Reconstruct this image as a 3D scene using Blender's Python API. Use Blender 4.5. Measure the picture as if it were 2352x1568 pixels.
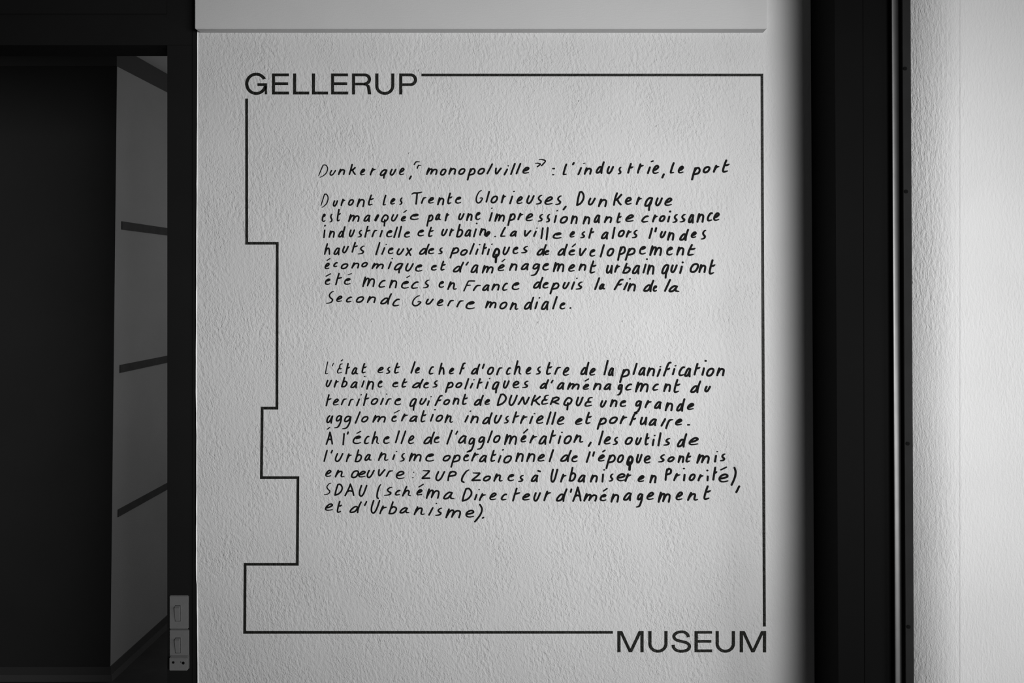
import bpy, bmesh, math, random
from mathutils import Vector, noise as mnoise
from mathutils.geometry import delaunay_2d_cdt

random.seed(7)
S = bpy.context.scene
for o in list(bpy.data.objects):
    bpy.data.objects.remove(o)
COL = S.collection

# ------------------------------------------------------------------ camera
F = 2352 * 28.0 / 36.0          # focal length in pixels of a 2352 wide frame
D = F * 0.001                   # the lettered wall: one pixel is one millimetre there
VX, VY = 1230.0, 650.0          # principal point
H = 1.65                        # eye height
cam_d = bpy.data.cameras.new('camera')
cam_d.sensor_width = 36.0
cam_d.lens = 28.0
cam_d.shift_x = (1176 - VX) / 2352
cam_d.shift_y = -(784 - VY) / 2352
cam_d.clip_start = 0.02
cam = bpy.data.objects.new('camera', cam_d)
cam.location = (0, 0, H)
cam.rotation_euler = (math.pi / 2, 0, 0)
COL.objects.link(cam)
S.camera = cam

# ------------------------------------------------------------------ world and light
w = bpy.data.worlds.new('world')
S.world = w
w.use_nodes = True
w.node_tree.nodes['Background'].inputs[0].default_value = (1, 1, 1, 1)
w.node_tree.nodes['Background'].inputs[1].default_value = 0.048


DRY = D - 0.128


def area(name, loc, target, sx, sy, power, spread=180):
    l = bpy.data.lights.new(name, 'AREA')
    l.shape = 'RECTANGLE'
    l.size, l.size_y, l.energy = sx, sy, power
    l.spread = math.radians(spread)
    o = bpy.data.objects.new(name, l)
    o.location = loc
    o.rotation_euler = (Vector(target) - Vector(loc)).to_track_quat('-Z', 'Y').to_euler()
    COL.objects.link(o)
    return o


area('window_light', (1.72, -1.15, 1.61), (0.06, D, 1.60), 1.6, 0.9, 14.6, 58)
area('right_wall_fill', (3.3, 0.15, 0.75), (1.5, DRY, 0.75), 0.9, 0.9, 7.5, 70)  # added fill with no known source, brightens the lower right wall
area('back_room_light', (0.1, 3.9, 1.75), (-1.74, 3.6, 1.75), 0.8, 1.1, 4.3)

S.view_settings.view_transform = 'Standard'
S.view_settings.look = 'None'
S.view_settings.exposure = 0.0
S.view_settings.gamma = 1.0
S.view_settings.use_curve_mapping = False


# ------------------------------------------------------------------ helpers
def PX(px, depth=D):
    return (px - VX) * depth / F


def PZ(py, depth=D):
    return H - (py - VY) * depth / F


def mat(name, base, rough=0.6, spec=0.3, mottled=0.0, mscale=6.0, bumps=(), metal=0.0, calm=None):
    """bumps: (scale, distance, stretch, tilt, detail, mask_scale)"""
    m = bpy.data.materials.new(name)
    m.use_nodes = True
    nt = m.node_tree
    N, L = nt.nodes, nt.links
    b = N['Principled BSDF']
    b.inputs['Base Color'].default_value = (base[0], base[1], base[2], 1)
    b.inputs['Roughness'].default_value = rough
    b.inputs['Specular IOR Level'].default_value = spec
    b.inputs['Metallic'].default_value = metal
    tc = N.new('ShaderNodeTexCoord')
    if mottled > 0:
        n = N.new('ShaderNodeTexNoise')
        n.inputs['Scale'].default_value = mscale
        n.inputs['Detail'].default_value = 6
        L.new(tc.outputs['Object'], n.inputs['Vector'])
        r = N.new('ShaderNodeMapRange')
        r.inputs['From Min'].default_value = 0.3
        r.inputs['From Max'].default_value = 0.7
        r.inputs['To Min'].default_value = 1 - mottled
        r.inputs['To Max'].default_value = 1 + mottled
        L.new(n.outputs['Fac'], r.inputs['Value'])
        mx = N.new('ShaderNodeVectorMath')
        mx.operation = 'SCALE'
        mx.inputs[0].default_value = base
        L.new(r.outputs['Result'], mx.inputs['Scale'])
        L.new(mx.outputs['Vector'], b.inputs['Base Color'])
    fade = None
    if calm:
        sx = N.new('ShaderNodeSeparateXYZ')
        L.new(tc.outputs['Object'], sx.inputs[0])
        fr_ = N.new('ShaderNodeMapRange')
        fr_.inputs['From Min'].default_value = calm[0]
        fr_.inputs['From Max'].default_value = calm[1]
        fr_.inputs['To Min'].default_value = 1.0
        fr_.inputs['To Max'].default_value = calm[2]
        L.new(sx.outputs['X'], fr_.inputs['Value'])
        fade = fr_.outputs['Result']
    prev = None
    for (scale, dist, stretch, tilt, detail, mask) in bumps:
        mp = N.new('ShaderNodeMapping')
        mp.inputs['Rotation'].default_value = (0, tilt, 0)
        mp2 = N.new('ShaderNodeMapping')
        mp2.inputs['Scale'].default_value = (1, 1, 1.0 / stretch)
        L.new(tc.outputs['Object'], mp.inputs['Vector'])
        L.new(mp.outputs['Vector'], mp2.inputs['Vector'])
        n = N.new('ShaderNodeTexNoise')
        n.inputs['Scale'].default_value = scale
        n.inputs['Detail'].default_value = detail
        n.inputs['Roughness'].default_value = 0.55
        n.inputs['Distortion'].default_value = 0.15
        L.new(mp2.outputs['Vector'], n.inputs['Vector'])
        h = n.outputs['Fac']
        if mask:
            k = N.new('ShaderNodeTexNoise')
            k.inputs['Scale'].default_value = mask
            k.inputs['Detail'].default_value = 3
            L.new(mp2.outputs['Vector'], k.inputs['Vector'])
            kr = N.new('ShaderNodeMapRange')
            kr.inputs['From Min'].default_value = 0.38
            kr.inputs['From Max'].default_value = 0.62
            kr.inputs['To Min'].default_value = 0.5
            kr.inputs['To Max'].default_value = 1.25
            L.new(k.outputs['Fac'], kr.inputs['Value'])
            mm = N.new('ShaderNodeMath')
            mm.operation = 'MULTIPLY'
            sb = N.new('ShaderNodeMath')
            sb.operation = 'SUBTRACT'
            sb.inputs[1].default_value = 0.5
            L.new(h, sb.inputs[0])
            L.new(sb.outputs[0], mm.inputs[0])
            L.new(kr.outputs['Result'], mm.inputs[1])
            h = mm.outputs[0]
        if fade:
            m2 = N.new('ShaderNodeMath')
            m2.operation = 'MULTIPLY'
            L.new(h, m2.inputs[0])
            L.new(fade, m2.inputs[1])
            h = m2.outputs[0]
        bp = N.new('ShaderNodeBump')
        bp.inputs['Strength'].default_value = 1.0
        bp.inputs['Distance'].default_value = dist
        L.new(h, bp.inputs['Height'])
        if prev:
            L.new(prev.outputs['Normal'], bp.inputs['Normal'])
        prev = bp
    if prev:
        L.new(prev.outputs['Normal'], b.inputs['Normal'])
    return m


def grey(v):
    return (v, v, v)


PLASTER = mat('rough_painted_plaster', grey(0.60), 0.75, 0.25, 0.03, 5.0, calm=(0.50, 0.56, 0.25),
              bumps=((135, 0.0027, 1.7, 0.22, 2, 12), (400, 0.0012, 1.5, 0.3, 1.5, 16)))
SMOOTHP = mat('smooth_plaster', grey(0.50), 0.8, 0.2, 0.02, 5.0, bumps=((260, 0.0004, 1.5, 0, 2, 0),))
BRUSHED = mat('brushed_white_plaster', grey(0.66), 0.8, 0.2, 0.03, 5.0, calm=(0.80, 0.93, 0.5),
              bumps=((190, 0.0022, 3.0, 0.05, 3, 9), (420, 0.0009, 1.6, 0, 1.5, 0)))
BOARDM = mat('painted_board', grey(0.56), 0.6, 0.3, 0.02, 8.0, bumps=((60, 0.0004, 0.12, 0, 3, 0), (500, 0.0002, 1, 0, 2, 0)))
BLACK = mat('black_paint', grey(0.008), 0.65, 0.15, 0.08, 8.0)
BLACKC = mat('black_column_paint', grey(0.0035), 0.75, 0.05, 0.10, 4.0)
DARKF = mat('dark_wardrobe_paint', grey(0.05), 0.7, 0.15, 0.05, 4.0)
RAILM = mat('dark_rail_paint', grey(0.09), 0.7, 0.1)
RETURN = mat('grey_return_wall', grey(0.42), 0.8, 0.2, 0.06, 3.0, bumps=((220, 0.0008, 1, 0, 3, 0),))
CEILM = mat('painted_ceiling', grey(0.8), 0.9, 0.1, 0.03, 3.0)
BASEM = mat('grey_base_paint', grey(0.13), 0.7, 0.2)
FLOORM = mat('dark_floor', grey(0.08), 0.6, 0.2, 0.15, 8.0)
INK = mat('black_marker_ink', grey(0.0055), 0.7, 0.08, 0.15, 60.0)
PRINT = mat('printed_dark_film', (0.0088, 0.0090, 0.0074), 0.55, 0.25, 0.35, 150.0,
            bumps=((135, 0.0027, 1.7, 0.22, 2, 12), (400, 0.0012, 1.5, 0.3, 1.5, 16)))
EDGE_HIGHLIGHT = mat('painted_edge_highlight', grey(0.90), 0.5, 0.4, 0.05, 40.0)  # white that paints a bright line onto the wall edge
PLASTIC = mat('grey_switch_plastic', grey(0.15), 0.4, 0.4, 0.04, 120.0, bumps=((900, 0.0002, 1, 0, 2, 0),))
HOLE = mat('dark_hole', grey(0.004), 0.8, 0.05)
GROOVE = mat('metal_frame_moulding', grey(0.14), 0.46, 0.5, 0.06, 30.0, metal=1.0)
STRIP = mat('dark_grey_frame', grey(0.016), 0.7, 0.06, 0.12, 20.0, bumps=((200, 0.0003, 3, 0, 2, 0),))


def link(name, verts, faces, m, parent=None, loc=(0, 0, 0), smooth=False):
    me = bpy.data.meshes.new(name)
    me.from_pydata([tuple(v) for v in verts], [], faces)
    me.validate()
    if m:
        me.materials.append(m)
    if smooth:
        for p in me.polygons:
            p.use_smooth = True
    o = bpy.data.objects.new(name, me)
    o.location = loc
    COL.objects.link(o)
    if parent:
        o.parent = parent
    return o


def link_bm(name, bm, m, parent=None, loc=(0, 0, 0), smooth=False):
    bmesh.ops.recalc_face_normals(bm, faces=bm.faces)
    me = bpy.data.meshes.new(name)
    bm.to_mesh(me)
    bm.free()
    me.materials.append(m)
    if smooth:
        for p in me.polygons:
            p.use_smooth = True
    o = bpy.data.objects.new(name, me)
    o.location = loc
    COL.objects.link(o)
    if parent:
        o.parent = parent
    return o


def bx(bm, x0, x1, y0, y1, z0, z1, bevel=0.0, seg=2):
    r = bmesh.ops.create_cube(bm, size=1)
    for v in r['verts']:
        v.co = Vector(((x0 + x1) / 2 + v.co.x * (x1 - x0), (y0 + y1) / 2 + v.co.y * (y1 - y0),
                       (z0 + z1) / 2 + v.co.z * (z1 - z0)))
    if bevel > 0:
        es = set()
        for v in r['verts']:
            es.update(v.link_edges)
        bmesh.ops.bevel(bm, geom=list(es), offset=bevel, segments=seg, affect='EDGES')


def box(name, x0, x1, y0, y1, z0, z1, m, parent=None, bevel=0.0, origin=(0, 0, 0)):
    bm = bmesh.new()
    ox, oy, oz = origin
    bx(bm, x0 - ox, x1 - ox, y0 - oy, y1 - oy, z0 - oz, z1 - oz, bevel)
    return link_bm(name, bm, m, parent)


def empty(name, loc, label=None, cat=None, group=None, kind=None):
    o = bpy.data.objects.new(name, None)
    o.location = loc
    o.empty_display_size = 0.05
    COL.objects.link(o)
    tag(o, label, cat, group, kind)
    return o


def tag(o, label=None, cat=None, group=None, kind=None):
    if label: o['label'] = label
    if cat: o['category'] = cat
    if group: o['group'] = group
    if kind: o['kind'] = kind
    return o


def struct(o, label, cat='wall'):
    return tag(o, label, cat, None, 'structure')


# ------------------------------------------------------------------ the setting
ZTOP = 2.75
ZL = 0.0
# lettered wall: a slab whose left edge wanders a little, as plaster does
edge = [(-60, 453), (75, 453), (240, 452.6), (400, 452), (560, 451.2), (760, 450.2), (900, 449.7), (1000, 451.3),
        (1120, 450.9), (1330, 450.2), (1342, 451.8), (1450, 453), (1568, 454.2), (2300, 454)]
R_EDGE = [(-60, 1861), (1568, 1872), (2300, 1876)]
zs = sorted([PZ(y) for y, _ in edge], reverse=True)
vs, fs = [], []
ys = [(D, 'f'), (D + 0.10, 'b')]


def redge(py):
    return 1861 + (py + 60) * 11 / 1628.0


rows = [(ZTOP, edge[0][1], redge(-60))] + [(PZ(y), x, redge(y)) for y, x in edge[:-1]] + [(ZL, 454, redge(2300))]
for z, xl, xr in rows:
    for yy in (D, D + 0.10):
        vs.append((PX(xl), yy, z))
        vs.append((PX(xr + 30), yy, z))
n = len(rows)
for i in range(n - 1):
    a, b = i * 4, (i + 1) * 4
    fs += [(a, b, b + 1, a + 1), (a + 2, a + 3, b + 3, b + 2), (a, a + 2, b + 2, b), (a + 1, b + 1, b + 3, a + 3)]
fs += [(0, 1, 3, 2), (4 * (n - 1), 4 * (n - 1) + 2, 4 * (n - 1) + 3, 4 * (n - 1) + 1)]
wall_front = struct(link('wall_front', vs, fs, PLASTER), 'light grey rough plaster wall carrying the black lettering')
# added ridge at that wall's left edge, its white imitating an edge highlight
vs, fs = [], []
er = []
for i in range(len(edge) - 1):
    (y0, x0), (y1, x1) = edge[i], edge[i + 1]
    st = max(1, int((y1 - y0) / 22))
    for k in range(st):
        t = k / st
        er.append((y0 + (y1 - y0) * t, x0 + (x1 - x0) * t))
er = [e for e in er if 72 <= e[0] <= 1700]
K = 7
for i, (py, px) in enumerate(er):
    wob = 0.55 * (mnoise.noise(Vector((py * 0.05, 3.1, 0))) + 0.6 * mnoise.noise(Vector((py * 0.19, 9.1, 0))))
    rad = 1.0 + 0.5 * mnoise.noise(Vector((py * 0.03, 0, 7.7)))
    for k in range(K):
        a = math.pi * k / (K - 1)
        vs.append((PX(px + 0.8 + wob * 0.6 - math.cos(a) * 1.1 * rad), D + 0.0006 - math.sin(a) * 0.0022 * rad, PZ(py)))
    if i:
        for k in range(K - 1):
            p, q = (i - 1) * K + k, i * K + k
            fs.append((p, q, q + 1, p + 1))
er_o = link('edge_highlight_ridge', vs, fs, EDGE_HIGHLIGHT, wall_front, smooth=True)
er_o['label'] = 'thin white ridge added down the wall edge as a painted highlight'
# small pimples in the plaster
pimples = [(665, 738), (855, 738), (1237, 740), (1430, 738), (768, 162), (962, 162), (940, 352), (1330, 232), (1508, 290)]
for (px, py) in pimples:
    bm = bmesh.new()
    bmesh.ops.create_uvsphere(bm, u_segments=10, v_segments=6, radius=0.0021)
    for v in bm.verts:
        v.co.y *= 0.65
        v.co.z *= 1.2
    link_bm('plaster_bump', bm, PLASTER, wall_front, (PX(px), D, PZ(py)), smooth=True)

# board over the lettered wall
DB = D - 0.029
bm = bmesh.new()
bx(bm, PX(447.5, DB), PX(1762, DB), DB, D + 0.002, PZ(66, DB), ZTOP - 0.002, 0.0012)
board = struct(link_bm('trim_1', bm, BOARDM), 'smooth light grey board along the top of the lettered wall', 'trim')

# right wall, brushed, a little nearer
DR = D - 0.128
bm = bmesh.new()
xs = [PX(2089, DR), PX(2205, DR), PX(2205, DR), PX(3400, DR)]
prof = []
for k in range(13):                      # the plaster rolls back towards the frame
    t = k / 12.0
    prof.append((xs[0] + (xs[1] - xs[0]) * t, DR + 0.045 * (1 - t) ** 2))
pv = []
for z in (ZL, ZTOP):
    pv.append([bm.verts.new((x, y, z)) for x, y in prof] + [bm.verts.new((xs[1], DR + 0.2, z)), bm.verts.new((xs[0], DR + 0.2, z))])
m_ = len(pv[0])
for k in range(m_):
    bm.faces.new([pv[0][k], pv[0][(k + 1) % m_], pv[1][(k + 1) % m_], pv[1][k]])
bm.faces.new(pv[0]); bm.faces.new(list(reversed(pv[1])))
right_wall = struct(link_bm('wall_right', bm, BRUSHED), 'bright white brushed plaster wall at the right of the photo')
bm = bmesh.new()
bx(bm, xs[2], xs[3], DR - 0.0004, DR + 0.2, ZL, ZTOP)
o = link_bm('wall_panel', bm, BRUSHED, right_wall)

# dark column between the two walls
DC = D - 0.146


def xc(px_top, px_bot, z, depth):
    """x of an edge that leans from px_top (row 0) to px_bot (row 1568)"""
    py = VY + (H - z) * F / depth
    return PX(px_top + (px_bot - px_top) * py / 1568.0, depth)


def lean_box(name, t0, b0, t1, b1, y0, y1, m, parent, depth, label=None):
    vs = []
    for z in (ZL, ZTOP):
        for y in (y0, y1):
            vs.append((xc(t0, b0, z, depth), y, z))
            vs.append((xc(t1, b1, z, depth), y, z))
    fs = [(0, 1, 5, 4), (2, 6, 7, 3), (0, 4, 6, 2), (1, 3, 7, 5), (0, 2, 3, 1), (4, 5, 7, 6)]
    o = link(name, vs, fs, m, parent)
    if label: o['label'] = label
    return o


column = struct(empty('wall_column', (PX(1980, DC), DC, 0)), 'tall matte black column between the lettered wall and the white wall', 'column')
column.location = (0, 0, 0)
lean_box('front_board', 1917, 1926, 1981.6, 1985.6, DC, D + 0.08, BLACKC, column, DC)
lean_box('front_board', 1982.2, 1986.2, 2049, 2057, DC - 0.001, D + 0.08, BLACKC, column, DC)
lean_box('backing_board', 1925, 1934, 2045, 2053, DC + 0.004, D + 0.1, BLACKC, column, DC)

# moulded door frame at the column's right edge: a pale cove and a dark strip
frame = struct(empty('trim_2', (0, 0, 0)), 'narrow dark frame strip with bright-edged metal bead beside the white wall', 'trim')


def profile(name, pts, m, smooth=True):
    """pts: (px_top, px_bottom, depth) extruded floor to ceiling"""
    vs, fs = [], []
    for z in (ZL, ZTOP):
        for (t, b, dpt) in pts:
            vs.append((xc(t, b, z, dpt), dpt, z))
    k = len(pts)
    for i in range(k - 1):
        fs.append((i, i + 1, k + i + 1, k + i))
    return link(name, vs, fs, m, frame, smooth=smooth)


FD = DC - 0.012
cove = [(2046.6, 2054.6, FD + 0.02), (2046.8, 2054.8, FD + 0.001), (2047.2, 2055.2, FD)]
for k in range(1, 13):
    a = k / 12.0 * math.pi / 2
    cove.append((2048 + 16.5 * math.sin(a), 2056 + 17.5 * math.sin(a), FD + 0.015 * (1 - math.cos(a))))
cove += [(2064.6, 2073.6, FD + 0.022)]
profile('rounded_bead', cove, GROOVE)['label'] = 'rounded metal bead with a bright edge'
profile('dark_groove', [(2064.5, 2073.5, FD + 0.022), (2070, 2078, FD + 0.022), (2071.5, 2079.5, FD + 0.004), (2072, 2080, FD)],
        RAILM, False)
profile('flat_strip', [(2072, 2080, FD), (2073, 2081, FD - 0.0015), (2089.5, 2097.6, FD - 0.0015), (2091, 2099, FD), (2091.5, 2099.5, FD + 0.03)],
        STRIP, False)
# two screw heads sunk in the strip
for (px, py) in ((2078, 158), (2080, 440), (2084, 1018), (2086, 1438)):
    bm = bmesh.new()
    bmesh.ops.create_cone(bm, segments=14, radius1=0.004, radius2=0.003, depth=0.0015, cap_ends=True)
    for v in bm.verts:
        v.co = Vector((v.co.x, v.co.z, v.co.y))
    link_bm('screw_head', bm, HOLE, frame, (PX(px, FD), FD - 0.002, PZ(py, FD)))

# door frame at the left
DP = D + 0.006
jamb = struct(empty('door_1', (0, 0, 0)), 'black painted door frame left of the lettered wall with dark opening', 'door frame')
box('jamb', PX(384.3, DP), PX(442.5, DP), DP, DP + 0.09, 0, PZ(104, DP), BLACK, jamb)
box('jamb_edge', PX(443.3, DP), PX(470, DP), DP - 0.003, DP + 0.09, 0, ZTOP, BLACK, jamb)
box('door_head', PX(-700, DP), PX(442.5, DP), DP, DP + 0.09, PZ(103.5, DP), ZTOP, BLACK, jamb)
box('head_ledge', PX(-700, DP), PX(384, DP), DP - 0.004, DP, PZ(33, DP), PZ(0, DP) + 0.2, BLACK, jamb)

# room behind the doorway
D1 = 3.3
ZC2 = PZ(104, D1)
XT, XB = PX(268, D1), PX(252.5, D1)
zt, zb = PZ(152, D1), 0.062
struct(box('ceiling', -6, 3, D + 0.12, 7, ZC2, ZC2 + 0.05, CEILM), 'ceiling of the dim room behind the doorway', 'ceiling')


def xr(z):
    return XB + (XT - XB) * (z - zb) / (zt - zb)


def lean_wall(name, z0, z1, dx, y0, y1, m, parent=None, x0=-5.0):
    vs = []
    for z in (z0, z1):
        for y in (y0, y1):
            vs += [(x0, y, z), (xr(z) + dx, y, z)]
    fs = [(0, 1, 5, 4), (2, 6, 7, 3), (0, 4, 6, 2), (1, 3, 7, 5), (0, 2, 3, 1), (4, 5, 7, 6)]
    return link(name, vs, fs, m, parent)


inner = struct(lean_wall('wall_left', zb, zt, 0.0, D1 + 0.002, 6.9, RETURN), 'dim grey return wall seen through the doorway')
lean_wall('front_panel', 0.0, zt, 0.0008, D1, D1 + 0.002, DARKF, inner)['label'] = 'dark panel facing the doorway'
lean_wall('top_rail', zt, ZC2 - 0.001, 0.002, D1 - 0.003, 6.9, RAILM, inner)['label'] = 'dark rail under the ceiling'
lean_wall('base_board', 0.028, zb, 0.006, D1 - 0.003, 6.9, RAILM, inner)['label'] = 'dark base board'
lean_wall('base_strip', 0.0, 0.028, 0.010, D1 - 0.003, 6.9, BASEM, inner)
# dark shelf cleats on the return wall
for (py0, py1, px) in ((508, 527, 278.5), (838, 856, 274.5), (1170, 1187, 270)):
    z1, z0 = None, None
    xx = xr(PZ((py0 + py1) / 2, D1))
    dep = xx * F / (px - VX)
    z1, z0 = PZ(py0, dep), PZ(py1, dep)
    cl = box('wall_cleat', xx - 0.001, xx + 0.004, dep, 6.5, z0, z1, mat('dark_cleat_paint', grey(0.085), 0.7, 0.1, 0.1, 20), None)
    cx = (xx, dep, z0)
    tag(cl, {508: 'dark grey wall cleat, uppermost of the three seen through the doorway',
             838: 'dark grey wall cleat, middle of the three seen through the doorway',
             1170: 'dark grey wall cleat, lowest of the three seen through the doorway'}[py0],
        'cleat', 'cleats on the inner return wall')
struct(box('wall_back', -5, 3, 6.9, 7.0, 0, ZC2, RETURN), 'far wall of the dim room, mostly out of sight')
struct(box('floor', -6, 6, -4, 7, -0.05, 0, FLOORM), 'dark floor below the photographed walls', 'floor')


# ------------------------------------------------------------------ light switches
def rocker(name, parent, x0, x1, z0, z1, yf, t_top, t_bot, o):
    ox, oy, oz = o
    zm = z1 - (z1 - z0) * 0.10
    vs = [(x0, yf, z0), (x1, yf, z0), (x1, yf, z1), (x0, yf, z1),
          (x0 + .0006, yf - t_bot, z0 + .0006), (x1 - .0006, yf - t_bot, z0 + .0006), (x1 - .0004, yf - t_top, zm), (x0 + .0004, yf - t_top, zm)]
    bm = bmesh.new()
    V = [bm.verts.new((a - ox, b - oy, c - oz)) for a, b, c in vs]
    for f in ((0, 1, 5, 4), (1, 2, 6, 5), (2, 3, 7, 6), (3, 0, 4, 7), (4, 5, 6, 7), (3, 2, 1, 0)):
        bm.faces.new([V[i] for i in f])
    bmesh.ops.bevel(bm, geom=list(bm.edges), offset=0.0004, segments=2, affect='EDGES')
    link_bm(name, bm, PLASTIC, parent)


def slot(parent, x0, x1, z0, z1, yf, o):
    box('rocker_slot', x0, x1, yf - 0.0003, yf + 0.001, z0, z1, HOLE, parent, origin=o)


def disc(name, px, py, r, y, parent, o):
    bm = bmesh.new()
    bmesh.ops.create_cone(bm, segments=20, radius1=r, radius2=r, depth=0.0012, cap_ends=True)
    for v in bm.verts:
        v.co = Vector((v.co.x + PX(px, y) - o[0], v.co.z + y - o[1], v.co.y + PZ(py, y) - o[2]))
    link_bm(name, bm, HOLE, parent)


def sq(zx, zy):
    return 360 + zx / 6.875, 1340 + zy / 6.875


SD = DP - 0.0042
TH = 0.011
o1 = (PX(411, SD), DP, PZ(1444, SD))
sw = empty('light_switch', o1, 'upper grey rocker switch on the black door frame', 'switch', 'switches on the door frame')
x0, y0 = sq(199, 190); x1, y1 = sq(498, 716)
box('cover_plate', PX(x0, SD), PX(x1, SD), SD, DP, PZ(y1, SD), PZ(y0, SD), PLASTIC, sw, 0.0014, o1)
x0, y0 = sq(292, 346); x1, y1 = sq(372, 590)
slot(sw, PX(x0, SD) - .0005, PX(x1, SD) + .0005, PZ(y1, SD) - .0005, PZ(y0, SD) + .0005, SD, o1)
rocker('rocker', sw, PX(x0, SD), PX(x1, SD), PZ(y1, SD), PZ(y0, SD), SD, 0.0065, 0.0012, o1)

o2 = (PX(411, SD), DP, PZ(1540, SD))
sw2 = empty('light_switch', o2, 'lower grey rocker switch with a two-holed foot block', 'switch', 'switches on the door frame')
x0, y0 = sq(200, 728); x1, y1 = sq(505, 1180)
box('cover_plate', PX(x0, SD), PX(x1, SD), SD, DP, PZ(y1, SD), PZ(y0, SD), PLASTIC, sw2, 0.0014, o2)
x0, y0 = sq(296, 855); x1, y1 = sq(373, 1092)
slot(sw2, PX(x0, SD) - .0005, PX(x1, SD) + .0005, PZ(y1, SD) - .0005, PZ(y0, SD) + .0005, SD, o2)
rocker('rocker', sw2, PX(x0, SD), PX(x1, SD), PZ(y1, SD), PZ(y0, SD), SD, 0.0065, 0.0012, o2)
SD2 = DP - 0.0125
x0, y0 = sq(196, 1180); x1, y1 = sq(482, 1374)
fx0, fx1, fz0, fz1 = PX(x0, SD2), PX(x1, SD2), PZ(y1, SD2), PZ(y0, SD2)
bm = bmesh.new()
V = [bm.verts.new((a - o2[0], b - o2[1], c - o2[2])) for a in (fx0, fx1) for b, c in ((DP, fz0), (SD2, fz0), (SD2, fz1), (SD, fz1 + .0038), (DP, fz1 + .0038))]
bm.faces.new(V[:5]); bm.faces.new(list(reversed(V[5:])))
for k in range(5):
    bm.faces.new([V[k], V[5 + k], V[5 + (k + 1) % 5], V[(k + 1) % 5]])
bmesh.ops.bevel(bm, geom=list(bm.edges), offset=0.0011, segments=3, affect='EDGES')
link_bm('foot_block', bm, PLASTIC, sw2)
for zx, zy, r in ((262, 1243, 0.0028), (420, 1252, 0.0032), (380, 1236, 0.0010)):
    px, py = sq(zx, zy)
    disc('screw_hole', px, py, r, SD2, sw2, o2)

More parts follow.
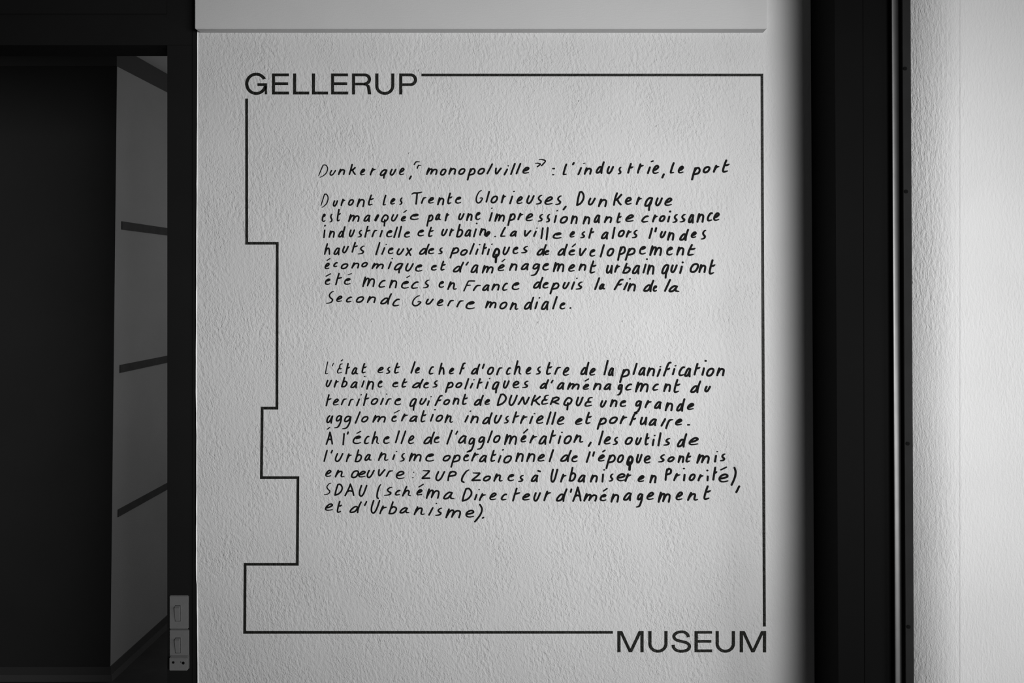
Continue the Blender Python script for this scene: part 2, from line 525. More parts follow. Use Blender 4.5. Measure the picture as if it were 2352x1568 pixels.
# ------------------------------------------------------------------ handwriting
# each glyph: strokes in a unit box (x right, y down); 'a' / 'b' taper the start / end of the stroke
G = {
 '|': ["1,0 0,1"], '\\': ["0,0 1,1"],
 'D': ["0,.88 .25,.45 .5,.02 a", "0.5,.02 .8,.03 1,.28 .85,.65 .5,.88 .15,1 b"],
 'D2': ["0,1 .14,.55 .4,.04", ".4,.04 .72,.02 1,.28 .9,.6 .5,.88 0,1"],
 'u': [".28,0 .04,.55 .05,.9 .3,1 .62,.7 .98,0"],
 'u2': [".25,0 .03,.6 .08,.95 .4,.9 .75,.6 1,0", "1,0 .85,1"],
 'n': [".3,0 .16,.4 0,1", ".08,.75 .42,.2 .72,.07 .97,.22 .95,.55 .85,1"],
 'n2': [".32,0 .17,.4 0,1", ".07,.78 .36,.28 .62,.15 .75,.3 .66,.85 .78,1 1,.93 b"],
 'm': [".2,0 .1,.4 0,1", ".06,.78 .25,.28 .42,.12 .52,.25 .4,.93", ".43,.82 .62,.35 .8,.18 .97,.28 .97,.6 .9,1"],
 'r': [".48,0 .25,.4 0,1", ".2,.6 .5,.24 1,.14 b"],
 'r2': ["0,1 .22,.5 .45,.14 .7,.04 1,.02 b"],
 'o': [".72,0 .32,.14 .04,.55 .02,.88 .3,1 .68,.84 .97,.4 .96,.1 .72,0"],
 'e': [".12,.62 .55,.5 .95,.22 .82,.02 .52,.08 .16,.42 .01,.78 .14,.98 .5,1 .95,.9 b"],
 'e2': [".42,.32 .8,.22 .95,.1 .75,0 .35,.14 .05,.5 .02,.85 .3,1 .65,.99 1,.88 b"],
 'e3': [".06,.55 .5,.5 .95,.28 .85,.03 .5,.02 .12,.3 0,.68 .18,.95 .55,1 1,.88 b"],
 'c': ["1,.03 .68,.06 .25,.38 .01,.8 .18,1 .55,.99 .95,.92 b"],
 'a': [".92,.04 .62,.0 .25,.35 0,.85 .18,.95 .5,.84 .85,.35 .95,.04", ".97,.05 .85,.5 .84,1"],
 'a2': [".75,.06 .52,.0 .2,.35 0,.85 .14,.98 .42,.84 .72,.3 .78,.06", ".8,.08 .66,.5 .7,.88 1,.96 b"],
 'au': [".5,.0 .18,.25 0,.75 .12,.93 .4,.85 .7,.5 .95,.05", "1,.05 .85,.5 .75,1"],
 'd': [".62,.44 .4,.46 .1,.72 0,.95 .25,.97 .5,.84 .7,.5", "1,0 .84,.35 .72,.7 .68,1"],
 'b': [".52,0 .25,.5 0,.97", ".28,.52 .62,.4 .98,.52 .9,.76 .55,.96 .06,.98"],
 'q': [".97,.05 .65,0 .25,.2 0,.58 .2,.66 .55,.55 .85,.25 .97,.05", "1,.03 .82,.42 .62,.66 .55,1"],
 'Q': [".62,0 .25,.18 0,.52 .18,.62 .5,.6 .88,.42 1,.15 .62,0", ".5,.45 .47,.7 .42,1"],
 'p': [".42,.04 .2,.5 0,1", ".36,.28 .6,.04 .9,.04 1,.25 .8,.47 .3,.56"],
 'g': [".97,.06 .68,0 .38,.12 .25,.36 .45,.42 .75,.3 .95,.08", "1,.05 .88,.45 .65,.78 .4,.95 0,1 b"],
 'k': [".48,0 .25,.5 0,1", ".98,.32 .7,.48 .32,.62", ".55,.5 .68,.75 1,1"],
 'K': [".42,0 .15,.5 0,1", "1,.12 .65,.38 .3,.58", ".45,.5 .65,.78 .92,.97"],
 't': [".55,0 .25,.42 .03,.85 .12,1 .45,.98 .75,.93 b", ".32,.42 .65,.42 1,.34 b"],
 't2': [".55,0 .28,.45 0,1", ".3,.44 .65,.41 1,.35 b"],
 's': ["1,0 .72,.06 .42,.3 .55,.52 .85,.68 .72,.88 .4,.97 0,1 ab"],
 'h': [".52,0 .22,.5 0,1", ".1,.8 .42,.5 .75,.42 .92,.6 .95,1"],
 'h2': [".48,0 .22,.5 0,1", ".08,.85 .38,.52 .65,.42 .8,.55 .72,.9 1,1 b"],
 'v': [".12,0 .05,.55 .1,1 .3,.97 .62,.5 1,0"],
 'x': [".22,0 .5,.5 .85,1", "1,.08 .5,.5 0,1"],
 'f': ["1,0 .72,.05 .45,.35 .22,.7 0,1", ".42,.5 .65,.5 .85,.43 b"],
 'F': ["1,.02 .55,.02 .4,.1 .2,.55 0,1", ".35,.45 .64,.43 b"],
 'T': ["0,.17 .2,.08 .55,.08 1,0 ab", ".52,.1 .48,.5 .42,1"],
 'G': [".82,0 .5,.1 .12,.45 .03,.82 .25,1 .6,.96 .97,.68 .85,.6 .62,.62 ab"],
 'E': ["1,0 .65,.04 .45,.2 .42,.42 .1,.65 .0,.92 .25,1 .9,.9 ab", ".4,.5 .6,.53 .82,.5 b"],
 'A': [".62,0 .35,.5 0,1", ".62,0 .85,.5 1,.97", ".32,.64 .55,.58 .82,.63"],
 'N': ["0,1 .2,.55 .42,.02 .5,.45 .58,.95 .75,.8 1,.05"],
 'R': [".3,.12 .18,.5 0,1", ".28,.18 .72,.0 1,.15 .85,.42 .3,.68", ".35,.66 .65,.82 1,.97 b"],
 'P': [".3,.05 .1,.5 0,1", ".2,.22 .55,.0 .98,.1 .95,.35 .7,.45 .25,.52"],
 'z': [".12,0 .55,.02 .95,.04 .6,.45 0,.95 .35,.96 1,.95 a"],
 '(': ["1,0 .6,.15 .15,.55 .02,.88 .3,1 a"],
 ')': [".7,0 1,.25 .75,.6 0,1"],
 'L': [".92,0 .5,.4 .08,.92 .25,1 .9,.98 b"],
 '`': ["0,1 .25,.25 .45,.05 1,.1 b"],
 '>': ["0,.08 .45,.05 1,.25 .8,.6 .4,1 a"],
}
TX = (720, 960, 1200, 1440)
Z = 9.408

# @A..@D choose the tile column, '/' ends a word, ~n sets the pen width (in tenth pixels) of one glyph
HEAD = [(350, """@A D 100 255 320 550 ~24 u 345 375 495 505 ~30 n 530 350 690 490 k 760 245 920 490 e 1005 345 1125 500 r 1215 330 1355 500 q 1430 360 1600 570 u 1645 350 1800 505 e 1845 325 1975 495 | 2060 495 2130 590 /
` 2165 185 2310 275 ~28 ` 2230 262 2335 355 ~28 @B m 175 325 430 490 o 475 345 620 505 n 655 325 830 485 o 870 335 1030 490 p 1055 330 1250 610 o 1285 330 1455 485 | 1480 235 1625 475 v 1655 325 1815 475 | 1850 345 1950 500 | 1935 275 1970 303 | 1990 225 2115 490 | 2110 225 2235 475 @C e -5 305 160 465 > 265 215 400 325 ~30 > 345 130 510 300 ~30 /
| 640 332 708 368 | 640 465 690 497 /
L 862 240 975 495 | 1072 205 1132 280 | 1188 315 1290 495 | 1308 222 1365 250 ~20 n 1325 320 1505 485 d 1580 190 1780 465 u 1815 290 1985 470 s 2050 300 2150 483 @D t2 5 225 155 460 r 215 235 375 460 | 430 300 520 468 | 512 168 582 215 ~34 e 545 262 705 470 | 742 450 820 565 / L 920 208 1040 460 e 1095 282 1240 460 / p 1385 308 1595 607 o 1635 292 1808 455 r 1855 265 2010 440 t 2050 150 2230 440""")]

PARA1 = [(350, """@A D 150 885 330 1200 ~26 u 415 1030 540 1175 r 585 995 700 1160 o 745 1005 880 1155 n 930 990 1115 1185 t 1175 905 1315 1150 / L 1490 910 1585 1150 e 1655 980 1775 1130 s 1845 965 1935 1140 / T 2110 838 2363 1130 @B r2 62 955 195 1112 e 215 958 355 1110 n 412 965 575 1145 t 628 865 755 1120 e2 800 950 945 1112 /
G 1240 805 1415 1105 ~34 | 1460 828 1560 1085 o 1568 930 1735 1105 r 1790 905 1915 1102 | 1970 930 2060 1122 | 2055 825 2098 860 ~30 e 2125 940 2275 1120 @C u 80 920 270 1118 s 280 905 440 1135 e 470 942 670 1138 s 700 920 857 1145 | 868 1148 958 1253 / D2 1160 828 1345 1160 u 1410 975 1590 1148 n 1630 992 1835 1185 K 1955 860 2160 1155 e3 2212 958 2368 1140 @D r 188 952 335 1140 q 372 960 568 1268 u 605 970 782 1165 e 805 970 990 1162"""),
(480, """@A e2 178 95 272 283 s 338 92 425 297 t 500 -5 600 268 / m 748 105 1003 283 a 1078 120 1240 282 | 1312 110 1425 268 ~60 Q 1455 110 1630 380 u 1672 108 1840 272 e 1885 142 2008 272 | 1940 18 2025 85 ~26 e2 2085 95 2285 242 / @B p 180 112 338 382 a2 368 95 510 250 r 575 82 692 268 / u 865 85 1015 245 n 1040 85 1185 258 e2 1235 58 1358 243 /
| 1530 65 1620 272 | 1580 -35 1618 -3 ~30 m 1650 90 1885 278 p 1930 85 2115 368 r 2148 78 2288 245 @C e 65 85 240 268 s 322 98 455 282 s 495 95 612 300 | 675 125 750 302 | 732 15 770 55 ~28 o 805 148 990 318 n 1035 130 1200 328 n 1300 145 1470 335 a 1535 118 1690 310 n 1758 148 1945 305 t 2028 72 2155 308 @D e -40 108 162 285 /
c 308 130 475 298 r 540 115 680 292 o 688 128 838 285 | 865 140 940 292 | 905 30 962 78 s 972 98 1110 308 s 1128 95 1280 300 a 1315 105 1460 315 n 1500 85 1675 298 c 1722 62 1860 270 e 1860 65 2012 262 /
@A | 210 440 262 630 | 230 335 272 382 n 325 458 468 622 d 532 368 698 622 u 762 438 905 610 s 945 440 1062 622 t2 1098 360 1240 620 r2 1255 440 1392 613 | 1425 450 1502 613 e2 1570 450 1715 615 | 1725 375 1830 628 | 1825 360 1918 622 e2 1955 478 2095 622 / @B e2 -12 440 142 595 t 215 378 350 607 /
u 498 422 652 588 r 668 415 795 590 b 822 318 982 622 a 1005 435 1160 605 | 1190 415 1275 615 | 1250 292 1292 330 n 1322 408 1480 578 | 1440 470 1570 605 ~80 | 1648 575 1688 610 ~34 / L 1770 380 1912 607 a 1982 462 2148 602 / @C v 25 450 195 595 | 230 465 312 605 | 298 398 332 425 ~24 | 388 393 462 652 | 500 385 570 677 e2 650 498 855 650 / e 1015 472 1140 622 s 1240 472 1368 640 t2 1422 400 1565 642 /
a 1692 485 1868 662 | 1928 380 2015 650 o 2058 445 2218 613 @D r -30 452 112 620 s 98 438 243 640 / | 465 398 565 648 | 592 390 655 505 u 705 470 858 632 n 865 488 1030 685 / d 1128 425 1345 692 e 1375 478 1515 632 s 1585 438 1722 670 /
@A h 228 735 370 990 a 432 828 582 1000 u 618 792 772 958 t2 822 705 972 945 s 950 780 1118 988 / | 1335 708 1450 1000 | 1465 820 1555 990 | 1558 750 1592 778 ~26 e2 1605 825 1738 978 u 1792 845 1970 998 x 1985 828 2135 1015 / @B d 22 745 255 995 e2 215 835 360 980 s 425 820 548 985 /
p 682 818 895 1070 o 910 862 1080 1012 | 1108 732 1230 988 | 1235 850 1312 992 | 1312 752 1355 785 ~28 t2 1375 735 1505 988 | 1488 848 1558 998 | 1580 742 1620 775 ~26 Q 1605 832 1780 1172 ~52 u 1825 808 1998 998 e2 2042 808 2178 978 @C s -35 788 128 965 / d 305 755 530 1012 e2 470 880 588 1000 / d 755 745 985 1015 e2 995 865 1145 1008 | 1065 740 1160 828 ~30 v 1215 838 1392 1015 e2 1445 860 1582 1035 | 1668 758 1782 1048 o 1818 835 1988 1028 p 2045 795 2238 1120 @D p -48 828 190 1118 e2 260 792 420 990 m 482 780 765 1015 e2 848 808 1000 1008 n 1062 808 1245 1005 t 1298 752 1495 1015"""),
(590, """@A e 238 118 360 268 | 285 22 370 85 ~24 c 425 105 530 222 o 588 132 758 268 n 818 112 998 252 o 1032 105 1182 228 m 1255 122 1528 265 | 1605 95 1695 268 | 1685 20 1722 48 ~28 q 1735 125 1945 358 u 1978 130 2175 318 e2 2195 155 2363 322 / @B e2 280 165 415 300 t 482 78 612 298 /
d 752 100 1000 340 | 1028 98 1102 190 ~34 a 1135 158 1315 358 m 1378 170 1640 360 e 1718 150 1882 312 | 1805 38 1892 112 ~26 n 1968 130 2155 302 @C a -38 130 150 292 g 172 132 385 418 e2 428 125 582 298 m 655 105 912 330 e 985 148 1145 325 n 1208 138 1385 302 t 1445 72 1612 360 / u2 1800 168 1958 368 r 1980 160 2125 342 b 2155 122 2345 368 @D a 105 168 292 380 | 335 142 428 358 | 410 25 455 70 n 425 158 600 385 /
q 740 152 920 470 u 935 158 1102 350 | 1128 185 1210 368 | 1180 95 1230 140 / o 1355 128 1560 348 n 1542 152 1718 348 t 1762 48 1925 382 /
@A e2 245 462 375 607 | 260 350 385 428 ~26 t2 468 342 628 612 e2 658 450 812 605 | 740 348 832 395 ~20 / m 1055 420 1335 652 c 1402 488 1562 668 n 1632 485 1815 680 e2 1892 512 2072 690 | 2008 395 2092 455 ~24 c 2105 520 2278 692 @B s 98 480 258 685 / e2 445 515 572 672 n2 632 522 850 715 /
F 978 498 1238 748 ~32 r2 1185 592 1372 738 a 1385 590 1555 742 n 1585 568 1772 730 c 1815 550 1948 735 e2 2025 540 2202 720 / @C d 228 428 455 692 e2 432 535 572 688 p 585 545 802 810 u 862 535 1028 698 | 1045 525 1140 710 | 1160 442 1198 480 ~30 s 1142 520 1312 715 / | 1550 435 1682 718 a2 1648 568 1800 712 / f 1970 468 2190 722 | 2175 540 2285 722 | 2300 455 2345 490 ~30 @D n 5 558 200 748 / d 350 488 595 762 e2 555 608 660 758 / | 800 472 955 755 a2 895 605 1145 770 /
@A s 265 728 452 1018 ~34 e 488 830 635 975 c 698 848 838 985 o 915 845 1100 995 n 1152 840 1355 998 d 1442 780 1700 1030 c 1702 892 1870 1070 / G 2122 820 2342 1068 ~34 @B u 160 895 348 1035 e 405 905 560 1065 r2 632 918 790 1068 r2 828 925 1000 1092 e2 1028 950 1238 1135 /
m 1450 940 1705 1112 o 1758 962 1938 1135 n2 1980 970 2180 1148 @C d 28 855 258 1145 | 258 958 340 1132 | 348 862 388 902 ~32 a 398 945 578 1155 | 640 842 765 1135 e2 800 975 935 1138 | 1015 1082 1060 1122 ~36""")]

PARA2 = [(820, """@A L 248 92 325 368 ~22 | 402 122 442 200 ~20 E 508 130 640 358 ~30 | 588 45 645 92 ~24 t2 688 122 802 372 a2 820 215 978 382 t 1035 122 1162 352 / e 1382 202 1525 350 s 1558 198 1675 368 t 1738 115 1885 357 / | 2095 85 2212 358 e 2190 208 2308 358 / @B c 230 188 350 378 h 442 115 582 382 e 665 222 790 375 f 888 112 1035 378 /
d 1145 138 1350 382 | 1380 138 1448 258 o 1492 202 1650 388 r2 1688 208 1838 395 c 1898 212 2012 385 h2 2068 65 2248 385 @C e 65 202 200 378 s 278 190 412 385 t 505 100 658 385 r2 685 198 845 382 e 868 205 1022 408 / d 1250 98 1450 395 e 1442 225 1588 405 / | 1750 58 1865 395 a 1845 220 1985 415 /
p 2090 245 2325 562 @D | 120 118 235 388 a 242 210 412 405 n 420 215 612 415 | 640 240 740 430 | 700 188 745 225 ~34 f 775 95 968 420 | 970 232 1050 392 | 1028 170 1072 200 ~30 c 1108 190 1260 412 a 1235 225 1395 438 t2 1438 122 1600 397 | 1608 218 1688 403 | 1675 58 1728 102 o 1708 225 1895 425 n 1928 220 2118 412 /
@A u 262 485 405 650 r 438 490 558 660 b 595 425 742 658 a 795 520 962 678 | 1030 498 1110 658 | 1090 400 1128 432 ~28 n 1138 500 1315 705 e2 1385 500 1500 662 / e2 1702 525 1842 655 t 1898 455 2042 660 / d 2130 462 2385 678 @B e2 115 532 245 680 s 305 492 440 665 /
p 582 525 775 772 o 808 535 965 672 | 1000 448 1112 700 | 1118 550 1198 680 | 1195 470 1228 505 ~26 t2 1262 450 1412 685 | 1448 520 1532 690 | 1530 445 1568 478 ~26 q 1595 520 1765 785 u 1832 498 1988 682 e3 2042 508 2200 680 @C s -15 498 142 678 /
d 372 472 580 692 | 608 485 675 568 ~38 a 740 538 918 708 m 962 542 1242 708 e 1300 568 1450 712 | 1342 455 1445 528 ~30 n 1522 548 1712 718 a 1752 560 1930 720 g 2028 575 2175 838 @D c -42 562 115 725 m 172 525 475 765 c 545 562 692 730 n 782 560 958 755 t 1002 468 1168 775 / d 1365 502 1608 780 u 1668 615 1820 762 /
@A t2 262 797 400 1062 e 418 888 558 1047 r2 590 882 735 1042 r2 748 890 880 1058 | 920 888 1010 1060 | 1015 797 1050 828 ~26 t2 1070 778 1218 1056 o 1238 878 1405 1035 | 1438 875 1525 1037 | 1568 785 1600 810 ~24 r2 1552 878 1700 1035 e2 1748 878 1902 1043 / q 2070 882 2240 1160 @B u 28 878 198 1035 | 192 928 258 1053 | 268 838 302 868 ~26 /
f 358 812 538 1058 o 545 902 700 1040 n 745 868 900 1030 t 948 788 1088 1035 / d 1208 808 1430 1055 e 1435 898 1565 1037 / D2 1702 780 1922 1057 u 1955 808 2165 1055 @C N -105 842 162 1037 K 178 808 400 1050 E 402 802 582 1035 R 590 845 808 1037 Q 880 855 1085 1152 u 1148 848 1328 1062 E 1338 850 1530 1078 / u 1672 925 1830 1092 n 1885 905 2058 1082 e2 2100 922 2250 1082 /
@D g 140 925 328 1215 r 378 922 545 1102 a 582 950 755 1128 n 815 968 1003 1170 d 1062 885 1265 1180 e 1292 982 1462 1145"""),
(940, """@A au 275 120 432 308 g 442 118 628 415 g 612 130 828 435 | 892 38 1025 310 o 1030 138 1195 285 m 1272 115 1572 288 e2 1682 125 1808 273 | 1738 8 1870 88 ~22 r 1892 85 2052 260 a 2068 128 2258 278 @B t 52 12 195 282 | 258 92 345 265 | 348 -10 390 20 ~28 o 380 110 548 272 n2 572 102 770 295 /
| 1002 120 1102 285 | 1115 20 1152 55 ~28 n 1128 125 1318 302 d 1388 58 1618 328 u 1635 112 1825 310 s 1848 128 1978 312 t2 2035 38 2205 302 @C r -55 118 120 315 | 142 132 238 318 | 240 75 282 105 ~26 e 290 120 468 318 | 510 38 632 335 | 622 45 735 335 e 740 140 918 338 / e 1130 180 1305 338 t 1355 48 1510 322 /
p 1605 168 1825 442 o 1868 150 2065 318 r 2098 125 2278 322 @D f 48 60 232 352 u2 275 155 442 345 a 465 192 655 362 | 725 185 848 372 r2 825 195 1015 425 e 1035 192 1205 352 | 1298 315 1368 350 ~34 /
@A A 262 475 425 768 | 290 378 362 438 ~26 / | 625 508 682 778 | 722 472 768 545 e2 845 560 1042 750 | 928 460 1035 528 ~26 c 1088 562 1215 752 h2 1252 468 1428 752 e2 1505 572 1655 748 | 1760 448 1872 732 | 1882 450 2010 748 e 2040 552 2188 752 / @B d 118 475 370 758 e2 340 575 475 732 /
| 612 435 755 762 | 805 455 872 550 ~34 a 862 555 1062 745 g 1052 602 1242 935 g 1265 575 1458 878 | 1492 448 1622 730 o 1622 550 1790 730 m 1860 525 2148 770 @C e -45 550 95 718 | 10 412 130 525 ~32 r 150 545 330 735 a 345 560 540 768 t2 572 440 742 740 | 758 558 842 748 | 832 478 875 510 ~30 o 888 555 1072 755 n2 1100 532 1325 725 | 1410 692 1498 812 /
| 1635 450 1760 778 e 1755 572 1920 762 s 1938 582 2078 778 / @D o -48 588 132 770 u 175 598 330 775 t 378 508 498 778 | 535 630 602 792 | 578 545 622 580 ~30 | 658 490 750 800 s 778 605 948 792 / d 1078 512 1305 825 e 1328 592 1562 780 /
@A | 215 870 312 1135 | 370 868 425 952 ~34 u 458 938 655 1138 r 698 945 840 1140 b 888 858 1055 1148 a2 1098 958 1270 1115 n2 1392 915 1628 1115 | 1700 965 1770 1095 | 1778 895 1815 922 ~26 s 1858 932 1988 1135 m 2058 930 2343 1130 @B e2 158 945 358 1132 /
o 532 978 712 1128 p 700 968 925 1260 e2 975 965 1112 1125 | 1052 860 1160 935 ~34 r 1148 925 1330 1125 a 1315 978 1500 1150 t 1562 872 1705 1135 | 1720 982 1808 1152 | 1812 852 1862 892 ~32 o 1842 985 2035 1170 n 2102 925 2290 1138 @C n 80 932 285 1138 e 322 955 492 1132 | 565 855 685 1142 / d 815 870 1070 1140 e2 1055 985 1202 1145 /
| 1368 900 1480 1155 | 1505 900 1572 1022 e 1628 965 1788 1132 | 1722 865 1800 930 ~34 p 1795 965 2020 1290 o 2042 968 2200 1160 @D Q -18 988 148 1328 ~56 u 192 958 342 1168 e3 362 988 520 1175 / s 665 958 832 1155 o 872 1008 1035 1145 n 1092 985 1245 1158 t 1260 925 1402 1148 / m 1498 955 1795 1175 | 1880 978 1948 1148 | 1930 898 1975 925 ~28 s 1998 940 2140 1130"""),
(1070, """@A e 252 75 398 238 n2 460 75 682 248 / o 810 85 990 265 e 965 95 1140 250 u 1145 78 1330 262 v 1385 62 1560 218 r2 1562 82 1732 240 e3 1778 100 1975 288 / | 2155 120 2182 148 ~26 | 2135 235 2165 262 ~26 / @B z 75 80 272 288 u 372 105 595 328 P 632 100 840 328 /
( 925 62 1122 368 z 1152 128 1362 332 o 1402 200 1582 335 n2 1628 155 1842 340 e2 1935 165 2090 332 s 2155 182 2295 352 / @C a 178 182 352 352 \\ 320 82 402 135 / u 602 55 778 360 r 812 162 962 358 b 998 15 1165 342 a 1192 182 1372 360 n 1455 180 1635 358 | 1708 158 1765 358 | 1742 65 1790 98 ~30 s 1855 150 1978 345 e3 2032 152 2235 335 r 2205 152 2365 342 /
@E e 38 285 200 445 n 295 275 458 468 / P 625 130 788 415 r 810 242 978 422 | 1022 258 1082 425 | 1018 130 1070 165 o 1145 252 1300 422 r 1335 265 1475 425 | 1530 295 1582 425 | 1525 168 1575 210 t2 1655 105 1778 410 e3 1788 252 2015 455 | 1825 100 1978 192 ~34 ) 2050 105 2185 522 | 2152 508 2262 680 /
@A s 220 355 390 630 ~26 D2 450 372 640 645 A 668 372 888 655 u 975 402 1172 665 / ( 1355 380 1475 715 s 1515 438 1715 650 c 1755 508 1885 640 h2 1912 425 2120 660 @B e -38 492 108 638 | 8 378 132 465 ~28 m 170 482 475 708 a2 542 548 802 728 /
D2 945 462 1178 772 | 1212 600 1288 742 | 1305 492 1342 520 ~24 r 1315 582 1480 755 e 1540 565 1708 742 c 1788 588 1930 745 t2 2035 462 2222 768 @C e -10 582 175 748 u 232 562 405 770 r 452 528 630 762 / d 722 480 975 775 | 1022 482 1080 580 A 1075 438 1280 775 m 1315 580 1622 770 e2 1668 600 1825 765 | 1735 470 1845 555 ~32 n 1902 590 2095 790 a 2172 565 2372 758 @E g -5 675 168 1000 e 230 645 408 832 m 475 645 762 888 e 860 638 1032 838 n2 1110 650 1360 848 t 1460 508 1640 828 /
@A e 245 800 435 970 t 500 745 630 1012 / d 778 760 1048 1020 | 1092 752 1165 865 ~34 u 1232 728 1452 1030 r 1422 848 1595 1042 b 1618 758 1812 1050 a2 1855 885 2085 1030 @B n2 -93 865 162 1062 | 222 885 340 1072 | 382 792 418 822 ~30 s 365 888 535 1082 m 592 912 938 1130 e3 1025 940 1228 1118 ) 1212 812 1405 1220 | 1380 1092 1435 1140 ~36""")]


def catmull(pts, n=4):
    if len(pts) < 3:
        return list(pts)
    closed = (Vector(pts[0]) - Vector(pts[-1])).length < 1e-6
    out = []
    k = len(pts)
    for i in range(k - 1):
        p1, p2 = Vector(pts[i]), Vector(pts[i + 1])
        p0 = Vector(pts[i - 1]) if i > 0 else (Vector(pts[-2]) if closed else p1)
        p3 = Vector(pts[i + 2]) if i + 2 < k else (Vector(pts[1]) if closed else p2)
        for j in range(n):
            t = j / n
            out.append(0.5 * ((2 * p1) + (-p0 + p2) * t + (2 * p0 - 5 * p1 + 4 * p2 - p3) * t * t + (-p0 + 3 * p1 - 3 * p2 + p3) * t ** 3))
    out.append(Vector(pts[-1]))
    return out


GP = {}
for key, strokes in G.items():
    L_ = []
    for s in strokes:
        tk = s.split()
        fl = ''
        if tk[-1] in ('a', 'b', 'ab'):
            fl = tk.pop()
        L_.append(([tuple(float(q) for q in t.split(',')) for t in tk], fl))
    GP[key] = L_

INK_Y = D - 0.0004


class Flat:
    """flat ink: capsules along the pen path, merged into one outline, in wall pixels"""
    def __init__(self):
        self.v, self.f = [], []

    def capsule(self, p, q, r0, r1):
        d = q - p
        b = len(self.v)
        k = 6
        if d.length < 1e-5:
            for i in range(12):
                a = 2 * math.pi * i / 12
                self.v.append(Vector((p.x + r0 * math.cos(a), p.y + r0 * math.sin(a))))
            self.f.append(list(range(b, b + 12)))
            return
        a0 = math.atan2(d.y, d.x)
        for i in range(k + 1):
            a = a0 - math.pi / 2 + math.pi * i / k
            self.v.append(Vector((q.x + r1 * math.cos(a), q.y + r1 * math.sin(a))))
        for i in range(k + 1):
            a = a0 + math.pi / 2 + math.pi * i / k
            self.v.append(Vector((p.x + r0 * math.cos(a), p.y + r0 * math.sin(a))))
        self.f.append(list(range(b, len(self.v))))

    def stroke(self, pts, r, fl):
        n_ = len(pts)
        rr = []
        for i in range(n_):
            t = i / max(1, n_ - 1)
            k = 1.0
            if 'a' in fl: k = min(k, 0.62 + 0.38 * min(1, t / 0.35))
            if 'b' in fl: k = min(k, 0.58 + 0.42 * min(1, (1 - t) / 0.35))
            rr.append(r * k)
        for i in range(1, n_):
            self.capsule(pts[i - 1], pts[i], rr[i - 1], rr[i])

    def build(self, name, m, parent, origin):
        xs_ = [v.x for v in self.v]
        ys_ = [v.y for v in self.v]
        cx, cy = (min(xs_) + max(xs_)) / 2, (min(ys_) + max(ys_)) / 2
        loc = Vector((PX(cx), INK_Y, PZ(cy)))
        res = delaunay_2d_cdt([v - Vector((cx, cy)) for v in self.v], [], self.f, 0, 1e-4)
        k = D / F
        vs = [(v.x * k, 0.0, -v.y * k) for v in res[0]]
        return link(name, vs, [tuple(f) for f, src in zip(res[2], res[5]) if src], m, parent, loc - Vector(origin))


def write(blocks, root, origin):
    for (ty, text) in blocks:
        tk = text.split()
        ox, oy = TX[0], ty
        fl = Flat()
        i = 0
        while i < len(tk):
            t = tk[i]
            if t[0] == '@':
                if t[1] == 'E':
                    ox, oy = 1460, 1060
                else:
                    ox, oy = TX['ABCD'.index(t[1])], ty
                i += 1
                continue
            if t == '/':
                if fl.v:
                    fl.build('word', INK, root, origin)
                fl = Flat()
                i += 1
                continue
            x0, y0, x1, y1 = [float(q) for q in tk[i + 1:i + 5]]
            i += 5
            x0, x1 = ox + x0 / Z, ox + x1 / Z
            y0, y1 = oy + y0 / Z, oy + y1 / Z
            wd = 3.75 + 1.2 * (x0 - 735) / 915.0
            if i < len(tk) and tk[i][0] == '~':
                wd = float(tk[i][1:]) / Z
                i += 1
            r = wd / 2
            rx = min(r, (x1 - x0) / 2)
            ry = min(r, (y1 - y0) / 2)
            if t == '|':
                r = min(r, max(min(x1 - x0, y1 - y0) / 2, 1.0))
                rx = ry = r
                rx = min(rx, (x1 - x0) / 2)
                ry = min(ry, (y1 - y0) / 2)
            ax0, ax1, ay0, ay1 = x0 + rx, x1 - rx, y0 + ry, y1 - ry
            for pts, flg in GP[t]:
                sm = catmull([(ax0 + px * (ax1 - ax0), ay0 + py * (ay1 - ay0)) for px, py in pts])
                fl.stroke([Vector(p) for p in sm], r, flg)
        if fl.v:
            fl.build('word', INK, root, origin)


oh = (PX(1205), INK_Y, PZ(410))
head = empty('handwritten_heading', oh, 'single handwritten black heading line above both paragraphs', 'lettering')
write(HEAD, head, oh)
op1 = (PX(1195), INK_Y, PZ(715))
para1 = empty('handwritten_paragraph', op1, 'upper handwritten black paragraph of seven lines on grey wall', 'lettering', 'handwritten paragraphs')
write(PARA1, para1, op1)
op2 = (PX(1220), INK_Y, PZ(1200))
para2 = empty('handwritten_paragraph', op2, 'lower handwritten black paragraph of nine lines, beginning with the state', 'lettering', 'handwritten paragraphs')
para2['label'] = 'lower handwritten black paragraph of nine lines, with capitals and brackets'
write(PARA2, para2, op2)


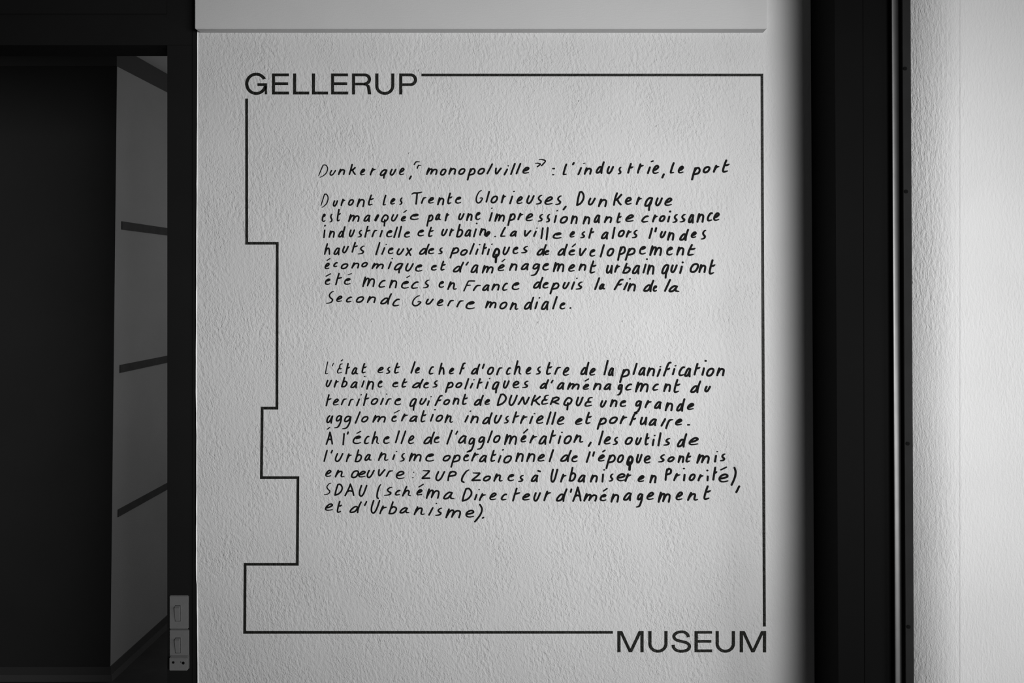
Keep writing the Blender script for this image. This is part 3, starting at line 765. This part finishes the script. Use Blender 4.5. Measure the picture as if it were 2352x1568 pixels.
# ------------------------------------------------------------------ printed capitals and line frame
class Solid:
    """flat printed shapes with sharp corners, in wall pixels"""
    def __init__(self, ox=0, oy=0, k=1.0):
        self.v, self.f, self.ox, self.oy, self.k = [], [], ox, oy, k

    def pt(self, x, y):
        return (self.ox + x / self.k, self.oy + y / self.k)

    def poly(self, pts):
        b = len(self.v)
        self.v += [self.pt(x, y) for x, y in pts]
        self.f.append(tuple(range(b, b + len(pts))))

    def rect(self, x0, y0, x1, y1):
        self.poly([(x0, y0), (x1, y0), (x1, y1), (x0, y1)])

    def band(self, outer, inner):
        for i in range(len(outer) - 1):
            self.poly([outer[i], outer[i + 1], inner[i + 1], inner[i]])

    def ribbon(self, pts, w0, w1=None):
        """pts centre line; w0 width across horizontal runs, w1 across vertical runs"""
        w1 = w1 or w0
        P = [Vector(p) for p in pts]
        lo, li = [], []
        for i, p in enumerate(P):
            a = (P[i] - P[i - 1]).normalized() if i else None
            b = (P[i + 1] - P[i]).normalized() if i < len(P) - 1 else None
            if a is None: a = b
            if b is None: b = a
            na, nb = Vector((-a.y, a.x)), Vector((-b.y, b.x))
            m_ = (na + nb).normalized()
            k = 1 / max(0.3, m_.dot(na))
            hw = lambda n_: 0.5 * (w0 * abs(n_.y) + w1 * abs(n_.x)) if abs(n_.x) + abs(n_.y) < 1.01 else 0.5 * math.hypot(w0 * n_.y, w1 * n_.x)
            off = m_ * k * 0.5 * (2 * hw(na))
            lo.append(p + off)
            li.append(p - off)
        self.band([tuple(q) for q in lo], [tuple(q) for q in li])

    def build(self, name, m, parent, origin):
        xs_ = [v[0] for v in self.v]
        ys_ = [v[1] for v in self.v]
        cx, cy = (min(xs_) + max(xs_)) / 2, (min(ys_) + max(ys_)) / 2
        loc = Vector((PX(cx), INK_Y, PZ(cy)))
        vs = [(PX(x) - loc.x, 0, PZ(y) - loc.z) for x, y in self.v]
        return link(name, vs, self.f, m, parent, loc - Vector(origin))


def arc(cx, cy, rx, ry, a0, a1, n=16):
    return [(cx + rx * math.cos(math.radians(a0 + (a1 - a0) * i / n)), cy + ry * math.sin(math.radians(a0 + (a1 - a0) * i / n)))
            for i in range(n + 1)]


K2 = 10.226


def E_(s, x0, xs, xe, y0, y1, ty=65, my0=400, my1=465, mx=None):
    s.rect(x0, y0, xs, y1)
    s.rect(xs, y0, xe - 4, y0 + ty)
    s.rect(xs, my0, mx or xe - 22, my1)
    s.rect(xs, y1 - 68, xe, y1)


def U_(s, x0, x1, y0, y1, w):
    cx = (x0 + x1) / 2
    r = (x1 - x0) / 2
    ry = r * 0.93
    yb = y1 - ry
    outer = [(x0, y0)] + arc(cx, yb, r, ry, 180, 0, 22) + [(x1, y0)]
    inner = [(x0 + w, y0)] + arc(cx, yb, r - w, ry - w * 0.92, 180, 0, 22) + [(x1 - w, y0)]
    s.band(outer, inner)


def M_(s, x0, x1, y0, y1, w, vx):
    s.rect(x0, y0, x0 + w, y1)
    s.rect(x1 - w, y0, x1, y1)
    s.poly([(x0 + w, y0), (x0 + w + 40, y0), (vx + 2, y1 - 80), (vx + 0, y1), (vx - 36, y1), (x0 + w, y0 + 88)])
    s.poly([(x1 - w, y0), (x1 - w, y0 + 88), (vx + 38, y1), (vx, y1), (vx - 2, y1 - 80), (x1 - w - 40, y0)])


og = (PX(762), INK_Y, PZ(217))
gel = empty('printed_lettering', og, 'printed black capitals at the upper left corner of the line frame', 'lettering', 'printed capitals')


def letter(fn, ox, oy, parent, org):
    s = Solid(ox, oy, K2)
    fn(s)
    return s.build('letter', PRINT, parent, org)


def fG(s):
    s.band(arc(395, 435, 260, 261, -27, -345, 44), arc(395, 435, 183, 192, -32, -345, 44))
    s.rect(425, 420, 650, 487)
    s.rect(596, 487, 650, 683)


def fR(s):
    s.rect(497, 192, 570, 685)
    top = [(570, 192), (800, 192)] + arc(802, 330, 143, 138, -90, 60, 16) + [(870, 445)]
    bot = [(570, 257), (780, 257)] + arc(786, 330, 82, 73, -90, 78, 16) + [(790, 408)]
    s.band(top, bot)
    s.rect(570, 410, 800, 470)
    o_ = [(800, 408), (868, 446), (905, 470), (928, 520), (936, 590), (950, 683)]
    i_ = [(770, 470), (812, 476), (840, 500), (852, 540), (860, 600), (872, 683)]
    s.band(o_, i_)


def fP(s):
    s.rect(1605, 192, 1680, 685)
    o_ = [(1680, 192), (1880, 192)] + arc(1882, 339, 143, 147, -90, 90, 18) + [(1680, 486)]
    i_ = [(1680, 257), (1860, 257)] + arc(1866, 339, 84, 82, -90, 90, 18) + [(1680, 422)]
    s.band(o_, i_)


letter(fG, 550, 150, gel, og)
letter(lambda s: E_(s, 765, 838, 1168, 192, 685), 550, 150, gel, og)
for x in (1260, 1703):
    letter(lambda s: (s.rect(x, 192, x + 74, 685), s.rect(x + 74, 617, x + 381, 685)), 550, 150, gel, og)
letter(lambda s: E_(s, 5, 78, 408, 192, 685), 760, 150, gel, og)
letter(fR, 760, 150, gel, og)
letter(lambda s: U_(s, 1043, 1492, 192, 695, 75), 760, 150, gel, og)
letter(fP, 760, 150, gel, og)

om = (PX(1588), INK_Y, PZ(1498))
mus = empty('printed_lettering', om, 'printed black capitals at the lower right corner of the line frame', 'lettering', 'printed capitals')
letter(lambda s: M_(s, 235, 853, 240, 740, 76, 542), 1395, 1425, mus, om)
letter(lambda s: U_(s, 962, 1415, 240, 750, 76), 1395, 1425, mus, om)


def fS(s):
    cl = catmull([(1903, 388), (1880, 320), (1815, 270), (1738, 260), (1640, 278), (1572, 335), (1570, 400), (1625, 452),
                  (1740, 485), (1850, 512), (1915, 560), (1925, 625), (1870, 690), (1735, 717), (1620, 690), (1560, 630), (1545, 565)], 4)
    s.ribbon([tuple(c) for c in cl], 68, 76)


letter(fS, 1395, 1425, mus, om)
letter(lambda s: E_(s, 155, 235, 571, 240, 740, 64, 450, 517), 1580, 1425, mus, om)
letter(lambda s: U_(s, 650, 1107, 240, 750, 77), 1580, 1425, mus, om)
letter(lambda s: M_(s, 1217, 1838, 240, 742, 78, 1525), 1580, 1425, mus, om)

of = (PX(1160), INK_Y, PZ(1455))
fr = empty('line_frame', of, 'thin black stepped line frame printed around the handwriting', 'line frame')
s = Solid()
s.ribbon([(968, 172.2), (1750, 172.2), (1752.2, 700), (1755.7, 1438.2)], 6.0, 6.7)
s.build('outline', PRINT, fr, of)['label'] = 'outline run along the top and right side'
s = Solid()
s.ribbon([(566.6, 226.3), (566.8, 558.5), (637, 558.5), (636.2, 937), (602.3, 937), (600.6, 1096.5), (684.5, 1096.5),
          (683, 1295.4), (563.2, 1295.4), (562.2, 1451.6), (1407.7, 1451.6)], 6.3, 6.5)
s.build('outline', PRINT, fr, of)['label'] = 'stepped outline run along the left side and bottom'
